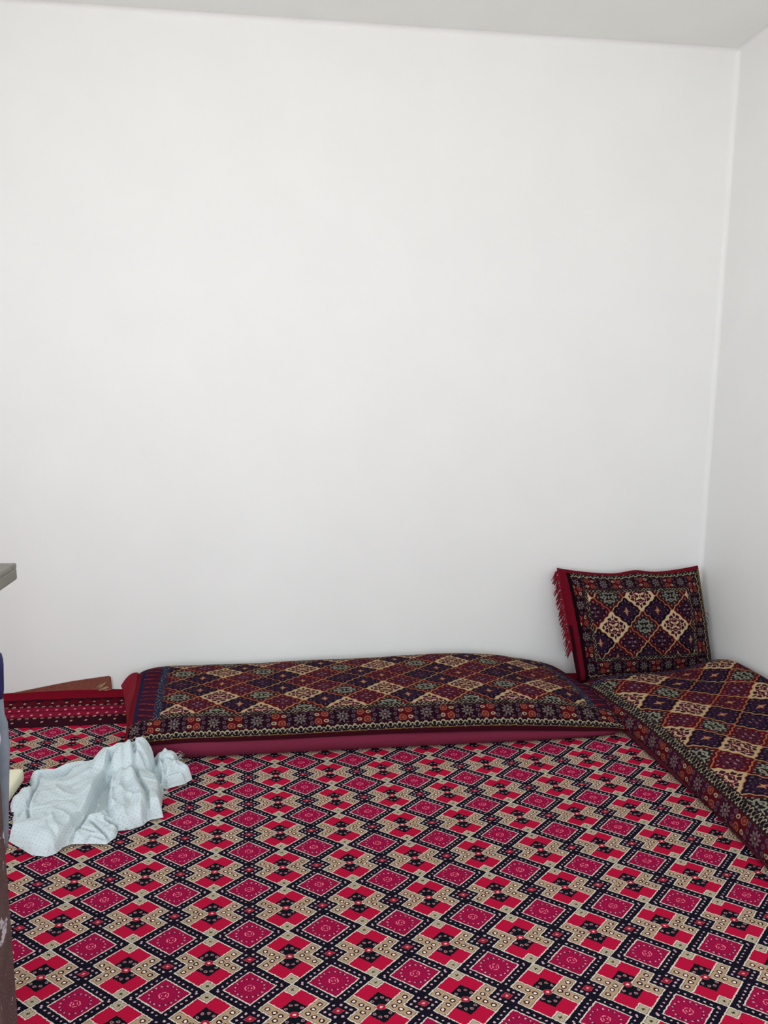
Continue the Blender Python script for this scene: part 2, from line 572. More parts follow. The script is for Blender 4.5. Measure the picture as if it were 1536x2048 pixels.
# window behind the camera, plus a left opening added to brighten the right wall
WX0, WX1, WZ0, WZ1 = -1.00, 0.95, 0.50, 2.60
LY0, LY1, LZ0, LZ1 = -1.05, 1.05, 0.60, 2.50
struct('wall_front', [((RX0 - T, RY0 - T, -0.12), (WX0, RY0, RZ + 0.12)), ((WX1, RY0 - T, -0.12), (RX1 + T, RY0, RZ + 0.12)),
                      ((WX0, RY0 - T, -0.12), (WX1, RY0, WZ0)), ((WX0, RY0 - T, WZ1), (WX1, RY0, RZ + 0.12))], M_WALL)
struct('wall_right', [((RX1, RY0 - T, -0.12), (RX1 + T, RY1, RZ + 0.12))], M_WALL)
struct('wall_left', [((RX0 - T, RY0 - T, -0.12), (RX0, LY0, RZ + 0.12)), ((RX0 - T, LY1, -0.12), (RX0, RY1, RZ + 0.12)),
                     ((RX0 - T, LY0, -0.12), (RX0, LY1, LZ0)), ((RX0 - T, LY0, LZ1), (RX0, LY1, RZ + 0.12))], M_WALL)

def window_frame(name, axis, a0, a1, z0, z1, c):
    bm = bmesh.new()
    w = 0.05
    def bar(p0, p1, q0, q1):
        if axis == 'x':
            add_box(bm, (p0, c - 0.03, q0), (p1, c + 0.03, q1), 0.006)
        else:
            add_box(bm, (c - 0.03, p0, q0), (c + 0.03, p1, q1), 0.006)
    bar(a0, a1, z0, z0 + w); bar(a0, a1, z1 - w, z1)
    bar(a0, a0 + w, z0, z1); bar(a1 - w, a1, z0, z1)
    m = (a0 + a1) / 2
    bar(m - w / 2, m + w / 2, z0, z1)
    o = bm_obj(name, bm, M_FRAME)
    o['kind'] = 'structure'
window_frame('window_1', 'x', WX0, WX1, WZ0, WZ1, RY0 - 0.08)

window_frame('fill_window', 'y', LY0, LY1, LZ0, LZ1, RX0 - 0.08)  # unseen window, added as fill for the right wall

# plastered fillets where the walls and the ceiling meet
def fillet(name, p0, p1, d1, d2, r, mat):
    V, F = [], []
    n = 6
    for P in (Vector(p0), Vector(p1)):
        d1v, d2v = Vector(d1), Vector(d2)
        for k in range(n + 1):
            t = PI / 2 * k / n
            V.append(P + d1v * (r * (1 - math.sin(t))) + d2v * (r * (1 - math.cos(t))))
        V.append(P)
    m = n + 2
    for k in range(m):
        F.append((k, (k + 1) % m, m + (k + 1) % m, m + k))
    F.append(tuple(range(m))[::-1]); F.append(tuple(range(m, 2 * m)))
    o = mesh_obj(name, V, F, mat, smooth=False)
    o['kind'] = 'structure'
fillet('trim_1', (RX1, RY1, 0.0), (RX1, RY1, RZ), (-1, 0, 0), (0, -1, 0), 0.022, M_WALL)
fillet('trim_2', (RX0, RY1, RZ), (RX1, RY1, RZ), (0, -1, 0), (0, 0, -1), 0.022, M_WALL)
fillet('trim_3', (RX1, RY0, RZ), (RX1, RY1, RZ), (-1, 0, 0), (0, 0, -1), 0.022, M_WALL)

# ------------------------------------------------------------------ carpet
G0 = np.array([-0.25055, 2.67555]); GA = np.array([0.191883, 0.000384]); GB = np.array([0.009213, -0.179761])
GM = np.linalg.inv(np.array([GA, GB]).T)
carpet = empty('carpet', (0, 1.0, 0))
tag(carpet, 'red, navy and beige carpet with diamond and zigzag pattern covering the whole floor', 'carpet')
def carpet_height(x, y):
    return -0.0030 + 0.0014 * fbm(x, y, 3, 3, 2.2)
CY1 = 3.088
nx, ny = 180, 190
gx, gy = np.meshgrid(np.linspace(RX0 + 0.005, RX1 - 0.005, nx), np.linspace(RY0 + 0.01, CY1, ny), indexing='ij')
gz = carpet_height(gx, gy)
V = np.stack([gx.ravel(), gy.ravel(), gz.ravel()], 1)
uv = ((GM @ (V[:, :2] - G0).T).T)
uv = uv + 40.0
mesh_obj('pile_field', V, grid_faces(nx, ny), M_CARPET, carpet, True, uv)
nb = 24
gx, gy = np.meshgrid(np.linspace(RX0 + 0.005, RX1 - 0.005, nx), np.linspace(CY1, RY1 - 0.008, nb), indexing='ij')
lip = np.clip((gy - (RY1 - 0.10)) / 0.09, 0, 1)
bulge = np.exp(-((gx + 1.0) / 0.28) ** 2)
gz = carpet_height(gx, gy) + lip ** 2 * (0.004 + 0.014 * bulge)
V = np.stack([gx.ravel(), gy.ravel(), gz.ravel()], 1)
uv = np.stack([gx.ravel() + 5.0, (RY1 - gy).ravel()], 1)
mesh_obj('border_strip', V, grid_faces(nx, nb), M_BORDER, carpet, True, uv)

# ------------------------------------------------------------------ brown felt underlay turned up against the wall
up = empty('felt_underlay', (-0.98, 3.442, 0.0))
tag(up, 'strip of brown felt underlay sticking up against the wall behind the carpet edge', 'underlay')
prof = [(-1.22, 0.010), (-1.09, 0.033), (-0.98, 0.052), (-0.90, 0.062), (-0.812, 0.072), (-0.804, 0.066), (-0.800, 0.004), (-1.22, 0.004)]
V = [(x, 3.436 + 0.006 * 0, z) for x, z in prof] + [(x, 3.446, z) for x, z in prof]
m = len(prof)
F = [tuple(range(m)), tuple(range(m, 2 * m))[::-1]] + [(k, (k + 1) % m, m + (k + 1) % m, m + k) for k in range(m)]
mesh_obj('felt_sheet', V, F, M_BROWNMAT, up, False)
V, F = [], []
for k in range(16):
    x0 = -0.812 + random.uniform(-0.03, 0.006); z0 = random.uniform(0.012, 0.05)
    x1 = x0 - random.uniform(0.01, 0.04)
    add_tube(V, F, [(x0, 3.434, z0), ((x0 + x1) / 2, 3.432, z0 - 0.006), (x1, 3.433, max(0.008, z0 - random.uniform(0.012, 0.03)))], [0.0012, 0.0012, 0.0006], 4)
tag(mesh_obj('frayed_fibre', V, F, M_FIBRE, up, True), 'pale frayed fibres at the end of the felt')

# ------------------------------------------------------------------ floor mattresses
def prof1(t, n, m):
    return (1 - np.abs(t) ** n) ** (1.0 / m)

def dens(nn, pw=2.2):
    t = np.linspace(-1, 1, nn)
    return np.sign(t) * (1 - (1 - np.abs(t)) ** pw)

def mattress(name, origin, ax_l, ax_w, L, W, seam, topf, mat, label, group, seed, extra=None, bandmat=None, taper=0.0):
    """origin = corner-centre on the floor; ax_l/ax_w unit vectors; topf(u,v) = height above the seam"""
    root = empty(name, (origin[0], origin[1], 0.0))
    tag(root, label, 'mattress', group)
    nu, nv = 150, 70
    us, vs = dens(nu, 2.6), dens(nv, 2.6)
    Ug, Vg = np.meshgrid(us, vs, indexing='ij')
    fu = prof1(Ug, 16.0, 2.2)
    fv = prof1(Vg, 5.0, 2.0)
    H = topf(Ug, Vg)
    lump = 0.006 * fbm(Ug * 4, Vg * 1.6, seed, 3, 1.0)
    z = seam * (1 - taper * np.clip((Ug - 0.30) / 0.70, 0, 1) ** 1.5) + (H + lump * fu * fv) * fu * fv
    # plan with slightly soft sides
    wob = 0.006 * fbm(Ug * 3, Vg * 0 + seed, seed + 1, 2, 1.0)
    pl = Ug * L / 2
    pw = Vg * (W / 2) + wob * Vg
    if extra is not None:
        pl, pw, z = extra(Ug, Vg, pl, pw, z)
    O = np.array(origin[:2]); al = np.array(ax_l); aw = np.array(ax_w)
    XY = O + pl[..., None] * al + pw[..., None] * aw
    V = np.concatenate([XY, z[..., None]], 2).reshape(-1, 3)
    # arc lengths along the centre lines
    mu, mv = nu // 2, nv // 2
    Pl = np.concatenate([XY[:, mv], z[:, mv, None]], 1)
    su = np.concatenate([[0], np.cumsum(np.linalg.norm(np.diff(Pl, axis=0), axis=1))])
    Pw = np.concatenate([XY[mu], z[mu, :, None]], 1)
    sw = np.concatenate([[0], np.cumsum(np.linalg.norm(np.diff(Pw, axis=0), axis=1))])
    SU, SW = np.meshgrid(su, sw, indexing='ij')
    uv = np.stack([SU.ravel(), SW.ravel()], 1)
    flip = (al[0] * aw[1] - al[1] * aw[0]) < 0
    Lu, Wu = float(su[-1]), float(sw[-1])
    print(name, 'arc', Lu, Wu)
    mt = mat(Lu, Wu)
    mesh_obj('woven_cover', V, grid_faces(nu, nv, 0, flip), mt, root, True, uv)
    # lower block: the plain band below the woven cover
    n = 120
    Vb, Fb = [], []
    rings = [(0.003, 0.020), (0.006, 0.008), (seam * 0.5, 0.002), (seam * 0.92, 0.004), (seam * 1.02, 0.012)]
    for zz, ins in rings:
        for k in range(n):
            t = 2 * PI * k / n
            c, s = math.cos(t), math.sin(t)
            ux = math.copysign(abs(c) ** 0.12, c); vx = math.copysign(abs(s) ** 0.12, s)
            pl_, pw_, z_ = ux * (L / 2 - ins), vx * (W / 2 - ins), zz
            if extra is not None:
                a_, b_, _ = extra(np.array(ux), np.array(vx), np.array(pl_), np.array(pw_), np.array(0.0))
                pl_, pw_ = float(a_), float(b_)
            q = O + pl_ * al + pw_ * aw
            Vb.append((q[0], q[1], max(0.003, z_ * (1 - taper * np.clip((ux - 0.30) / 0.70, 0, 1) ** 1.5))))
    for a in range(len(rings) - 1):
        for k in range(n):
            f = (a * n + k, a * n + (k + 1) % n, (a + 1) * n + (k + 1) % n, (a + 1) * n + k)
            Fb.append(f[::-1] if flip else f)
    Fb.append(tuple(range(n)) if flip else tuple(range(n))[::-1])
    Fb.append(tuple(range((len(rings) - 1) * n, len(rings) * n)))
    mesh_obj('side_band', Vb, Fb, bandmat or M_PINK, root, True)
    return root

GRP = None
# long one against the back wall
LX0, LX1 = -0.690, 1.345
def top_long(u, v):
    base = 0.094 + 0.006 * np.sin(u * 3.0 + 0.6) + 0.010 * np.exp(-((u - 0.55) / 0.25) ** 2)
    return base * (1 - 0.10 * (v < 0) * v * v) * (1 - 0.22 * np.clip((u - 0.62) / 0.38, 0, 1) ** 1.5)
def ext_long(u, v, pl, pw, z):
    # tapering right front corner, slightly bowed front edge
    pw = pw + 0.02 * np.clip(-v, 0, 1) * np.clip((u - 0.6) / 0.4, 0, 1) ** 2
    pl = pl + 0.085 * np.clip((1 - v) / 2, 0, 1) * np.clip((-u - 0.6) / 0.4, 0, 1)
    pl = pl - 0.06 * np.clip(v + 0.3, 0, 1) * np.clip((u - 0.6) / 0.4, 0, 1)
    return pl, pw, z
mat1 = mattress('floor_mattress', ((LX0 + LX1) / 2, 3.085), (1, 0), (0, 1), LX1 - LX0, 0.70, 0.064, top_long,
         lambda L, W: mat_kilim('woven_cover_long', L, W, False, 0.413, 0.90),
         'long patterned floor mattress with pink side band lying along the back wall', GRP, 11, ext_long, None, 0.72)
# one along the right wall
SY0, SY1 = 1.12, 3.185
def top_side(u, v):
    # v = +1 towards the left (room side)
    return 0.118 + 0.040 * np.clip((0.15 - v) / 1.15, 0, 1) + 0.016 * np.exp(-((u - 0.5) / 0.35) ** 2) * np.clip(-v + 0.2, 0, 1)
def ext_side(u, v, pl, pw, z):
    pw = pw - 0.022 * np.clip(v, 0, 1) * np.cos(u * 2.2) * 1.0 + 0.012 * np.clip(v, 0, 1)
    pw = pw + 0.055 * np.clip(v, 0, 1) * np.clip((u - 0.55) / 0.45, 0, 1)
    z = z + 0.075 * np.clip((-0.25 - v) / 0.75, 0, 1) ** 1.3 * (1 - np.abs(v) ** 60) * (1 - np.abs(u) ** 24)
    return pl, pw, z
mattress('floor_mattress', (1.668, (SY0 + SY1) / 2), (0, 1), (-1, 0), SY1 - SY0, 0.64, 0.018, top_side,
         lambda L, W: mat_kilim('woven_cover_side', L, W, False, 0.30, 0.90, 0.046, True),
         'patterned floor mattress along the right wall, running out of the picture', GRP, 23, ext_side, M_UNDER)

# loose red end flap of the cover at the long mattress's left end, curling at the back corner
nu_, nv_ = 12, 40
P = []
for a in range(nu_):
    for b in range(nv_):
        s_, t = a / (nu_ - 1), b / (nv_ - 1)          # s outwards, t from the front corner to the back
        wid = 0.020 + 0.046 * t ** 2
        x = -0.668 + 0.072 * (1 - t) - wid * s_
        y = 2.80 + 0.57 * t - 0.05 * s_ * t * t
        zt = 0.060 + 0.050 * min(1.0, t * 1.6) ** 0.7
        drop = (0.050 - 0.012 * t) * s_ ** 1.6 + 0.030 * (1 - t) * s_
        z = zt - drop + 0.006 * math.sin(t * 14 + s_ * 2) * s_ + 0.010 * t ** 4 * math.sin(s_ * PI)
        P.append((x, y, max(z, 0.008)))
Pb = [(p[0] + 0.005, p[1], max(p[2] - 0.012, 0.005)) for p in P]
V = P + Pb
F = grid_faces(nu_, nv_, 0, True) + grid_faces(nu_, nv_, nu_ * nv_, False)
m = nu_ * nv_
ring = [b for b in range(nv_)] + [a * nv_ + nv_ - 1 for a in range(1, nu_)] + [(nu_ - 1) * nv_ + b for b in range(nv_ - 2, -1, -1)] + [a * nv_ for a in range(nu_ - 2, 0, -1)]
for k in range(len(ring)):
    i0, i1 = ring[k], ring[(k + 1) % len(ring)]
    F.append((i0, i1, m + i1, m + i0))
tag(mesh_obj('corner_flap', V, F, M_REDTRIM, mat1, True), 'plain red end flap')

# ------------------------------------------------------------------ back pillow in the corner
pil = empty('back_pillow', (1.62, 3.25, 0.0))
tag(pil, 'fringed dark patterned pillow with cream diamonds leaning upright in the corner', 'pillow')
TL, TR = np.array([1.240, 3.375, 0.545]), np.array([1.945, 3.385, 0.540])
BL, BR = np.array([1.315, 3.235, 0.030]), np.array([1.978, 3.240, 0.040])
ns, nt = 90, 64
s1, t1 = (dens(ns, 1.6) + 1) / 2, (dens(nt, 1.6) + 1) / 2
S, Tt = np.meshgrid(s1, t1, indexing='ij')
PP = ((BL * (1 - S[..., None]) + BR * S[..., None]) * (1 - Tt[..., None]) + (TL * (1 - S[..., None]) + TR * S[..., None]) * Tt[..., None])
sag = (1 - (2 * S - 1) ** 2) * np.clip((Tt - 0.6) / 0.4, 0, 1) ** 2
PP[..., 2] -= 0.034 * sag - 0.016 * np.exp(-((S - 0.55) / 0.1) ** 2) * np.clip((Tt - 0.7) / 0.3, 0, 1)
nrm = np.cross(TR - BL, TL - BR); nrm = nrm / np.linalg.norm(nrm)
if nrm[1] > 0: nrm = -nrm
prof = prof1(2 * S - 1, 2.6, 2.0) * prof1(2 * Tt - 1, 2.6, 2.0)
wr = 0.008 * fbm(S * 5, Tt * 4, 5, 3, 1.0)
front = PP + nrm * ((0.075 * prof + wr * prof))[..., None]
back = PP - nrm * (0.030 * prof)[..., None]
back[..., 1] = np.minimum(back[..., 1], RY1 - 0.012)
uvp = np.stack([(S * 0.69).ravel(), (Tt * 0.47).ravel()], 1)
M_PIL = mat_kilim('woven_cover_pillow', 0.69, 0.47, True, 0.0, 0.78)
mesh_obj('front_cover', front.reshape(-1, 3), grid_faces(ns, nt), M_PIL, pil, True, uvp)
mesh_obj('back_cover', back.reshape(-1, 3), grid_faces(ns, nt, 0, True), M_REDTRIM, pil, True)
V, F = [], []
for k in range(90):
    t = 0.30 + 0.70 * (k + random.uniform(-0.4, 0.4)) / 90.0
    t = min(max(t, 0.02), 0.995)
    p = BL * (1 - t) + TL * t
    ln = random.uniform(0.035, 0.055)
    dz = random.uniform(-0.9, -0.35)
    d = np.array([-1.0, random.uniform(-0.25, 0.1), dz]); d = d / np.linalg.norm(d)
    p0 = p + np.array([0.012, -0.008, 0])
    p1 = p0 + d * ln * 0.55 + np.array([0, 0, 0.003])
    p2 = p0 + d * ln + np.array([0.004, 0, -0.016])
    add_tube(V, F, [p0, p1, p2], [0.0034, 0.0030, 0.0016], 5)
mesh_obj('fringe', V, F, M_REDTRIM, pil, True)
V, F = [], []
for k in range(3):
    p = BR * 0.45 + TR * 0.55 + np.array([-0.008, -0.01, 0.022 * k - 0.03])
    add_tube(V, F, [p, p + np.array([0.013, -0.008, -0.004]), p + np.array([0.018, -0.010, -0.020])], [0.0014, 0.0012, 0.0006], 5)
mesh_obj('loose_thread', V, F, M_UNDER, pil, True)

# ------------------------------------------------------------------ crumpled cloth
def seg_dist(px, py, a, b):
    ax, ay = a; bx, by = b
    dx, dy = bx - ax, by - ay
    L2 = dx * dx + dy * dy + 1e-12
    t = np.clip(((px - ax) * dx + (py - ay) * dy) / L2, 0, 1)
    return np.hypot(px - ax - t * dx, py - ay - t * dy)

def poly_sdf(px, py, P):
    d = np.full(px.shape, 1e9)
    inside = np.zeros(px.shape, bool)
    n = len(P)
    for k in range(n):
        a, b = P[k], P[(k + 1) % n]
        d = np.minimum(d, seg_dist(px, py, a, b))
        c = ((a[1] > py) != (b[1] > py))
        xi = (b[0] - a[0]) * (py - a[1]) / (b[1] - a[1] + 1e-12) + a[0]
        inside ^= c & (px < xi)
    return np.where(inside, d, -d)

# camera orientation (also used for the camera below)
RC = np.array([[0.99224818, -0.01128817, 0.12375836], [-0.1240119, -0.15435235, 0.98020222], [0.00803771, -0.98795138, -0.15455571]])
FPX, EYE = 1538.0, 1.35
def on_level(px, py, z):
    d = RC @ np.array([(px - 768) / FPX, (py - 1024) / FPX, 1.0])
    s = (z - EYE) / d[2]
    return (d[0] * s, d[1] * s)
def cl(pts, z):
    return [on_level(x / 3.84, 1440 + y / 3.84, z) for x, y in pts]
def cl_sheet(pts, H):
    # far side of a sheet is its raised silhouette, the near side lies on the carpet
    ya, yb = min(p[1] for p in pts), max(p[1] for p in pts)
    out = []
    for x, y in pts:
        q = on_level(x / 3.84, 1440 + y / 3.84, H * (0.90 - 0.85 * (y - ya) / (yb - ya)))
        if q[1] > 2.705:                                   # it is bunched against the mattress front, not inside it
            z0 = on_level(x / 3.84, 1440 + y / 3.84, 0.0)
            f = 2.705 / z0[1]
            q = (z0[0] * f, 2.705)
        out.append(q)
    return out

patches = [  # outline, top height, edge radius
    ([(90, 820), (110, 610), (300, 450), (620, 330), (840, 300), (1200, 330), (1260, 500), (1245, 725), (1100, 790), (900, 850), (830, 940), (560, 950), (360, 1030), (200, 990), (90, 890)], 0.009, 0.020, 0.010),
    ([(75, 645), (112, 608), (160, 540), (215, 505), (290, 530), (270, 640), (205, 705), (130, 715), (78, 712)], 0.036, 0.022, 0.03),
    ([(85, 720), (205, 705), (220, 760), (130, 830), (100, 800)], 0.022, 0.015, 0.02),
    ([(220, 455), (250, 430), (335, 425), (420, 405), (560, 330), (610, 300), (700, 300), (820, 285), (900, 330), (640, 360), (330, 470), (290, 520), (240, 505)], 0.052, 0.030, 0.03),
    ([(310, 452), (470, 445), (560, 375), (640, 345), (862, 325), (862, 395), (770, 500), (735, 590), (690, 690), (600, 800), (500, 945), (430, 1020), (360, 1048), (250, 1038), (150, 970), (68, 912), (110, 835), (200, 722), (270, 565)], 0.052, 0.013, 0.03),
    ([(690, 690), (820, 665), (860, 760), (905, 830), (890, 890), (820, 958), (700, 952), (560, 955), (490, 960), (600, 810)], 0.024, 0.010, 0.02),
    ([(862, 395), (900, 350), (1000, 325), (1090, 330), (1215, 420), (1245, 520), (1250, 725), (1140, 748), (1090, 800), (990, 840), (905, 850), (868, 790), (840, 700), (825, 600), (832, 480)], 0.052, 0.014, 0.04),
    (None, 0.118, 0.060, 0.05),
    ([(1150, 205), (1262, 190), (1332, 230), (1392, 290), (1382, 335), (1470, 390), (1478, 422), (1420, 470), (1290, 525), (1240, 500), (1225, 400), (1190, 300)], 0.058, 0.020, 0.02),
]
x0, y0 = on_level(40, 1720, 0.0)
allp = []
polys = []
for pts, H, R_, dome in patches:
    if pts is None:          # the bunched lump lying against the mattress front
        lx0, lx1 = on_level(198, 1500, 0.05)[0], on_level(318, 1500, 0.05)[0]
        P = [((lx0 + lx1) / 2 + (lx1 - lx0) / 2 * math.copysign(abs(math.cos(t)) ** 0.7, math.cos(t)), 2.636 + 0.072 * math.copysign(abs(math.sin(t)) ** 0.7, math.sin(t))) for t in [2 * PI * q / 24 for q in range(24)]]
    else:
        P = cl_sheet(pts, H)
    polys.append((P, H, R_, dome))
    allp += P
allp = np.array(allp)
bx0, by0 = allp.min(0) - 0.01
bx1, by1 = allp.max(0) + 0.01
step = 0.0023
gx, gy = np.meshgrid(np.arange(bx0, bx1, step), np.arange(by0, by1, step), indexing='ij')
wx = gx + 0.003 * fbm(gx, gy, 31, 2, 10.0)
wy = gy + 0.003 * fbm(gx, gy, 32, 2, 10.0)
hh = np.full(gx.shape, -1.0)
dmax = np.full(gx.shape, -1.0)
for k, (P, H, R_, dome) in enumerate(polys):
    d = poly_sdf(wx, wy, P)
    t = np.clip(d / R_, 0, 1)
    edge = np.sqrt(np.clip(1 - (1 - t) ** 2, 0, 1))
    h = H * (0.06 + 0.94 * edge) + dome * 0.25 * np.clip(d / 0.09, 0, 1)
    wob = fbm(gx + 3 * k, gy, 40 + k, 3, 11.0)
    h = h * (1 + 0.16 * wob)
    dmax = np.maximum(dmax, d)
    h = np.where(d > 0, h, -1)
    kk_ = 0.020 if k in (7, 8) else 0.004
    both = (hh > 0) & (h > 0)
    hh = np.where(both, 0.5 * (hh + h + np.sqrt((hh - h) ** 2 + kk_ ** 2)) - 0.25 * kk_, np.maximum(hh, h))
inside = hh > 0
# the sheets run out flat towards the open side of the room
g1, g2 = np.gradient(dmax, step)
face = np.clip(g2 - 0.25 * g1, 0, 1)
for _ in range(10):
    face[1:-1, 1:-1] = (face[1:-1, 1:-1] + face[:-2, 1:-1] + face[2:, 1:-1] + face[1:-1, :-2] + face[1:-1, 2:]) / 5
rr_ = 0.012 + 0.052 * face
roll = np.clip(dmax / rr_, 0, 1)
roll = np.sqrt(np.clip(1 - (1 - roll) ** 2, 0, 1))
hh = np.where(inside, hh * (0.10 + 0.90 * roll), hh)
# creases and folds (ridge + , valley -)
folds = [
    ([(300, 450), (215, 720), (225, 790)], -0.010, 0.006), ([(325, 455), (245, 700)], 0.005, 0.010),
    ([(390, 445), (560, 385)], -0.010, 0.006), ([(400, 470), (580, 400)], 0.006, 0.010),
    ([(600, 300), (660, 325)], -0.014, 0.007),
    ([(868, 385), (800, 500), (790, 640), (720, 690)], -0.016, 0.016), ([(860, 390), (760, 510), (690, 690), (600, 805)], -0.012, 0.007), ([(830, 400), (720, 540), (640, 720)], 0.007, 0.012),
    ([(600, 805), (480, 960), (440, 1010)], -0.008, 0.006),
    ([(1030, 350), (1050, 460), (1130, 590), (1140, 740)], -0.012, 0.008), ([(1000, 360), (1010, 480), (1080, 620), (1085, 760)], 0.009, 0.013),
    ([(930, 400), (920, 560), (960, 700), (900, 830)], 0.007, 0.014), ([(880, 420), (850, 640), (880, 780)], 0.006, 0.010),
    ([(1040, 380), (1130, 405), (1240, 405)], -0.012, 0.007), ([(1060, 350), (1160, 330), (1230, 370)], 0.010, 0.012),
    ([(800, 310), (900, 250), (1060, 240)], 0.008, 0.014),
    ([(1200, 250), (1240, 290), (1290, 240)], -0.014, 0.008), ([(1260, 345), (1330, 360), (1400, 330)], -0.010, 0.008),
    ([(1270, 300), (1330, 250)], 0.010, 0.010), ([(1280, 440), (1380, 410), (1450, 420)], -0.012, 0.008), ([(1330, 470), (1400, 440)], -0.010, 0.007),
    ([(1240, 330), (1270, 420), (1260, 510)], -0.012, 0.008),
    ([(700, 760), (830, 860)], -0.010, 0.006), ([(610, 810), (720, 830)], -0.007, 0.005), ([(600, 910), (700, 850), (800, 870)], -0.007, 0.005),
    ([(690, 740), (770, 720), (880, 790)], 0.006, 0.010), ([(560, 940), (680, 900), (760, 930)], -0.006, 0.006),
    ([(820, 740), (890, 780)], -0.016, 0.008),
    ([(420, 600), (560, 700)], 0.003, 0.03), ([(250, 930), (450, 880)], 0.003, 0.03), ([(330, 560), (500, 520), (700, 440)], 0.003, 0.02),
]
dz = np.zeros(gx.shape)
for pts, amp, wd in folds:
    P = cl(pts, 0.03)
    d = np.full(gx.shape, 1e9)
    for a in range(len(P) - 1):
        d = np.minimum(d, seg_dist(gx, gy, P[a], P[a + 1]))
    dz += (1.9 if amp < 0 else 1.3) * amp * np.exp(-(d / (0.75 * wd)) ** 2)
# soften the sheets, then press the creases in
for _ in range(3):
    h2 = hh.copy()
    k4 = (hh[:-2, 1:-1] + hh[2:, 1:-1] + hh[1:-1, :-2] + hh[1:-1, 2:]) / 4
    ok = inside[:-2, 1:-1] & inside[2:, 1:-1] & inside[1:-1, :-2] & inside[1:-1, 2:]
    h2[1:-1, 1:-1] = np.where(ok, 0.5 * hh[1:-1, 1:-1] + 0.5 * k4, hh[1:-1, 1:-1])
    hh = h2
rid = 1 - np.minimum(1, np.abs(fbm(gx * 0.8 + gy * 0.6, (gy * 0.8 - gx * 0.6) * 0.45, 91, 2, 11.0)) * 3.2)
rid2 = 1 - np.minimum(1, np.abs(fbm(gx * 0.6 - gy * 0.8, (gx * 0.8 + gy * 0.6) * 0.5, 92, 2, 17.0)) * 3.2)
damp = np.clip(dmax / 0.02, 0, 1) * np.clip(1.4 - hh / 0.11, 0.25, 1)
hh = hh + dz + damp * (0.0068 * rid ** 2 - 0.0042 * rid2 ** 2 + 0.0014 * fbm(gx, gy, 77, 3, 34.0))
hh = np.where(inside, np.maximum(hh, 0.003), 0.003 + dmax * 1.1)
keep = dmax > -0.75 * step
gxn, gyn = np.gradient(dmax, step)
gl = np.hypot(gxn, gyn) + 1e-6
rim = keep & (dmax < 0.75 * step)
gx = np.where(rim, gx - gxn / gl * dmax, gx)
gy = np.where(rim, gy - gyn / gl * dmax, gy)
hh = np.where(rim, 0.0022, hh)
idx = -np.ones(gx.shape, int)
V, UVc = [], []
for a, b in zip(*np.nonzero(keep)):
    idx[a, b] = len(V)
    V.append((gx[a, b], gy[a, b], max(hh[a, b], -0.0085)))
    UVc.append((gx[a, b] * 0.86 + gy[a, b] * 0.5, gy[a, b] * 0.86 - gx[a, b] * 0.5 + hh[a, b]))
F = []
for a in range(gx.shape[0] - 1):
    for b in range(gx.shape[1] - 1):
        q = (idx[a, b], idx[a + 1, b], idx[a + 1, b + 1], idx[a, b + 1])
        if min(q) >= 0:
            F.append(q)
cloth = mesh_obj('crumpled_cloth', V, F, M_CLOTH, None, True, UVc)
tag(cloth, 'crumpled pale blue cotton cloth with tiny dots lying on the carpet at the left', 'cloth')
def threads(n, box, z, dirs):
    V, F = [], []
    for k in range(n):
        p = on_level((box[0] + box[2] * random.random()) / 3.84, 1440 + (box[1] + box[3] * random.random()) / 3.84, z - 0.006)
        if p[1] > 2.70: continue
        d = np.array([random.uniform(*dirs[0]), random.uniform(*dirs[1])])
        d = d / np.linalg.norm(d) * random.uniform(0.010, 0.018)
        add_tube(V, F, [(p[0] - d[0], p[1] - d[1], z), (p[0], p[1], z + 0.006), (p[0] + d[0], min(p[1] + d[1], 2.71), z - 0.002)], [0.0007, 0.0006, 0.0003], 4)
    mesh_obj('frayed_thread', V, F, M_CLOTH, cloth, True, [(0.3, 0.3)] * len(V))
threads(30, (1300, 240, 110, 80), 0.048, ((0.3, 1), (0.1, 0.9)))
threads(16, (1262, 520, 12, 70), 0.018, ((0.4, 1), (-0.6, 0.4)))

# ------------------------------------------------------------------ metal stand in the left foreground
st = empty('metal_stand', (-0.80, 1.28, 0.0))
tag(st, 'worn brown metal stand with grey tray top at the left edge', 'stand')
bm = bmesh.new()
sx0, sx1, sy0, sy1, sz0, sz1 = -1.10, -0.520, 1.02, 1.525, 0.986, 1.010
add_box(bm, (sx0, sy0, sz0), (sx1, sy1, sz1), 0.004)
bm_obj('tray', bm, M_STEEL, st)
bm = bmesh.new()
w = 0.022
add_box(bm, (sx0, sy1 - w, sz1 - 0.002), (sx1, sy1, sz1 + 0.009), 0.003)
add_box(bm, (sx0, sy0, sz1 - 0.002), (sx1, sy0 + w, sz1 + 0.009), 0.003)
add_box(bm, (sx1 - w, sy0 + w, sz1 - 0.002), (sx1, sy1 - w, sz1 + 0.009), 0.003)
add_box(bm, (sx0, sy0 + w, sz1 - 0.002), (sx0 + w, sy1 - w, sz1 + 0.009), 0.003)
bm_obj('tray_rim', bm, M_STEEL, st)
bm = bmesh.new()
add_box(bm, (sx0 + 0.04, sy0 + 0.04, sz1 - 0.001), (sx1 - 0.04, sy1 - 0.04, sz1 + 0.003), 0.002)
bm_obj('tray_panel', bm, M_TRAYIN, st)
lw_ = 0.085
for lx in (sx0 + 0.02, -0.562 - lw_):
    for ly in (sy0 + 0.03, 1.485 - lw_):
        bm = bmesh.new()
        add_box(bm, (lx, ly, 0.004), (lx + lw_, ly + lw_, sz0), 0.006)
        bm_obj('leg', bm, M_STAND, st)
bm = bmesh.new()
add_box(bm, (sx0 + 0.02, 1.49 - 0.03, 0.30), (-0.57 - 0.05, 1.49 - 0.01, 0.34), 0.003)
bm_obj('cross_bar', bm, M_STAND, st)
bm = bmesh.new()
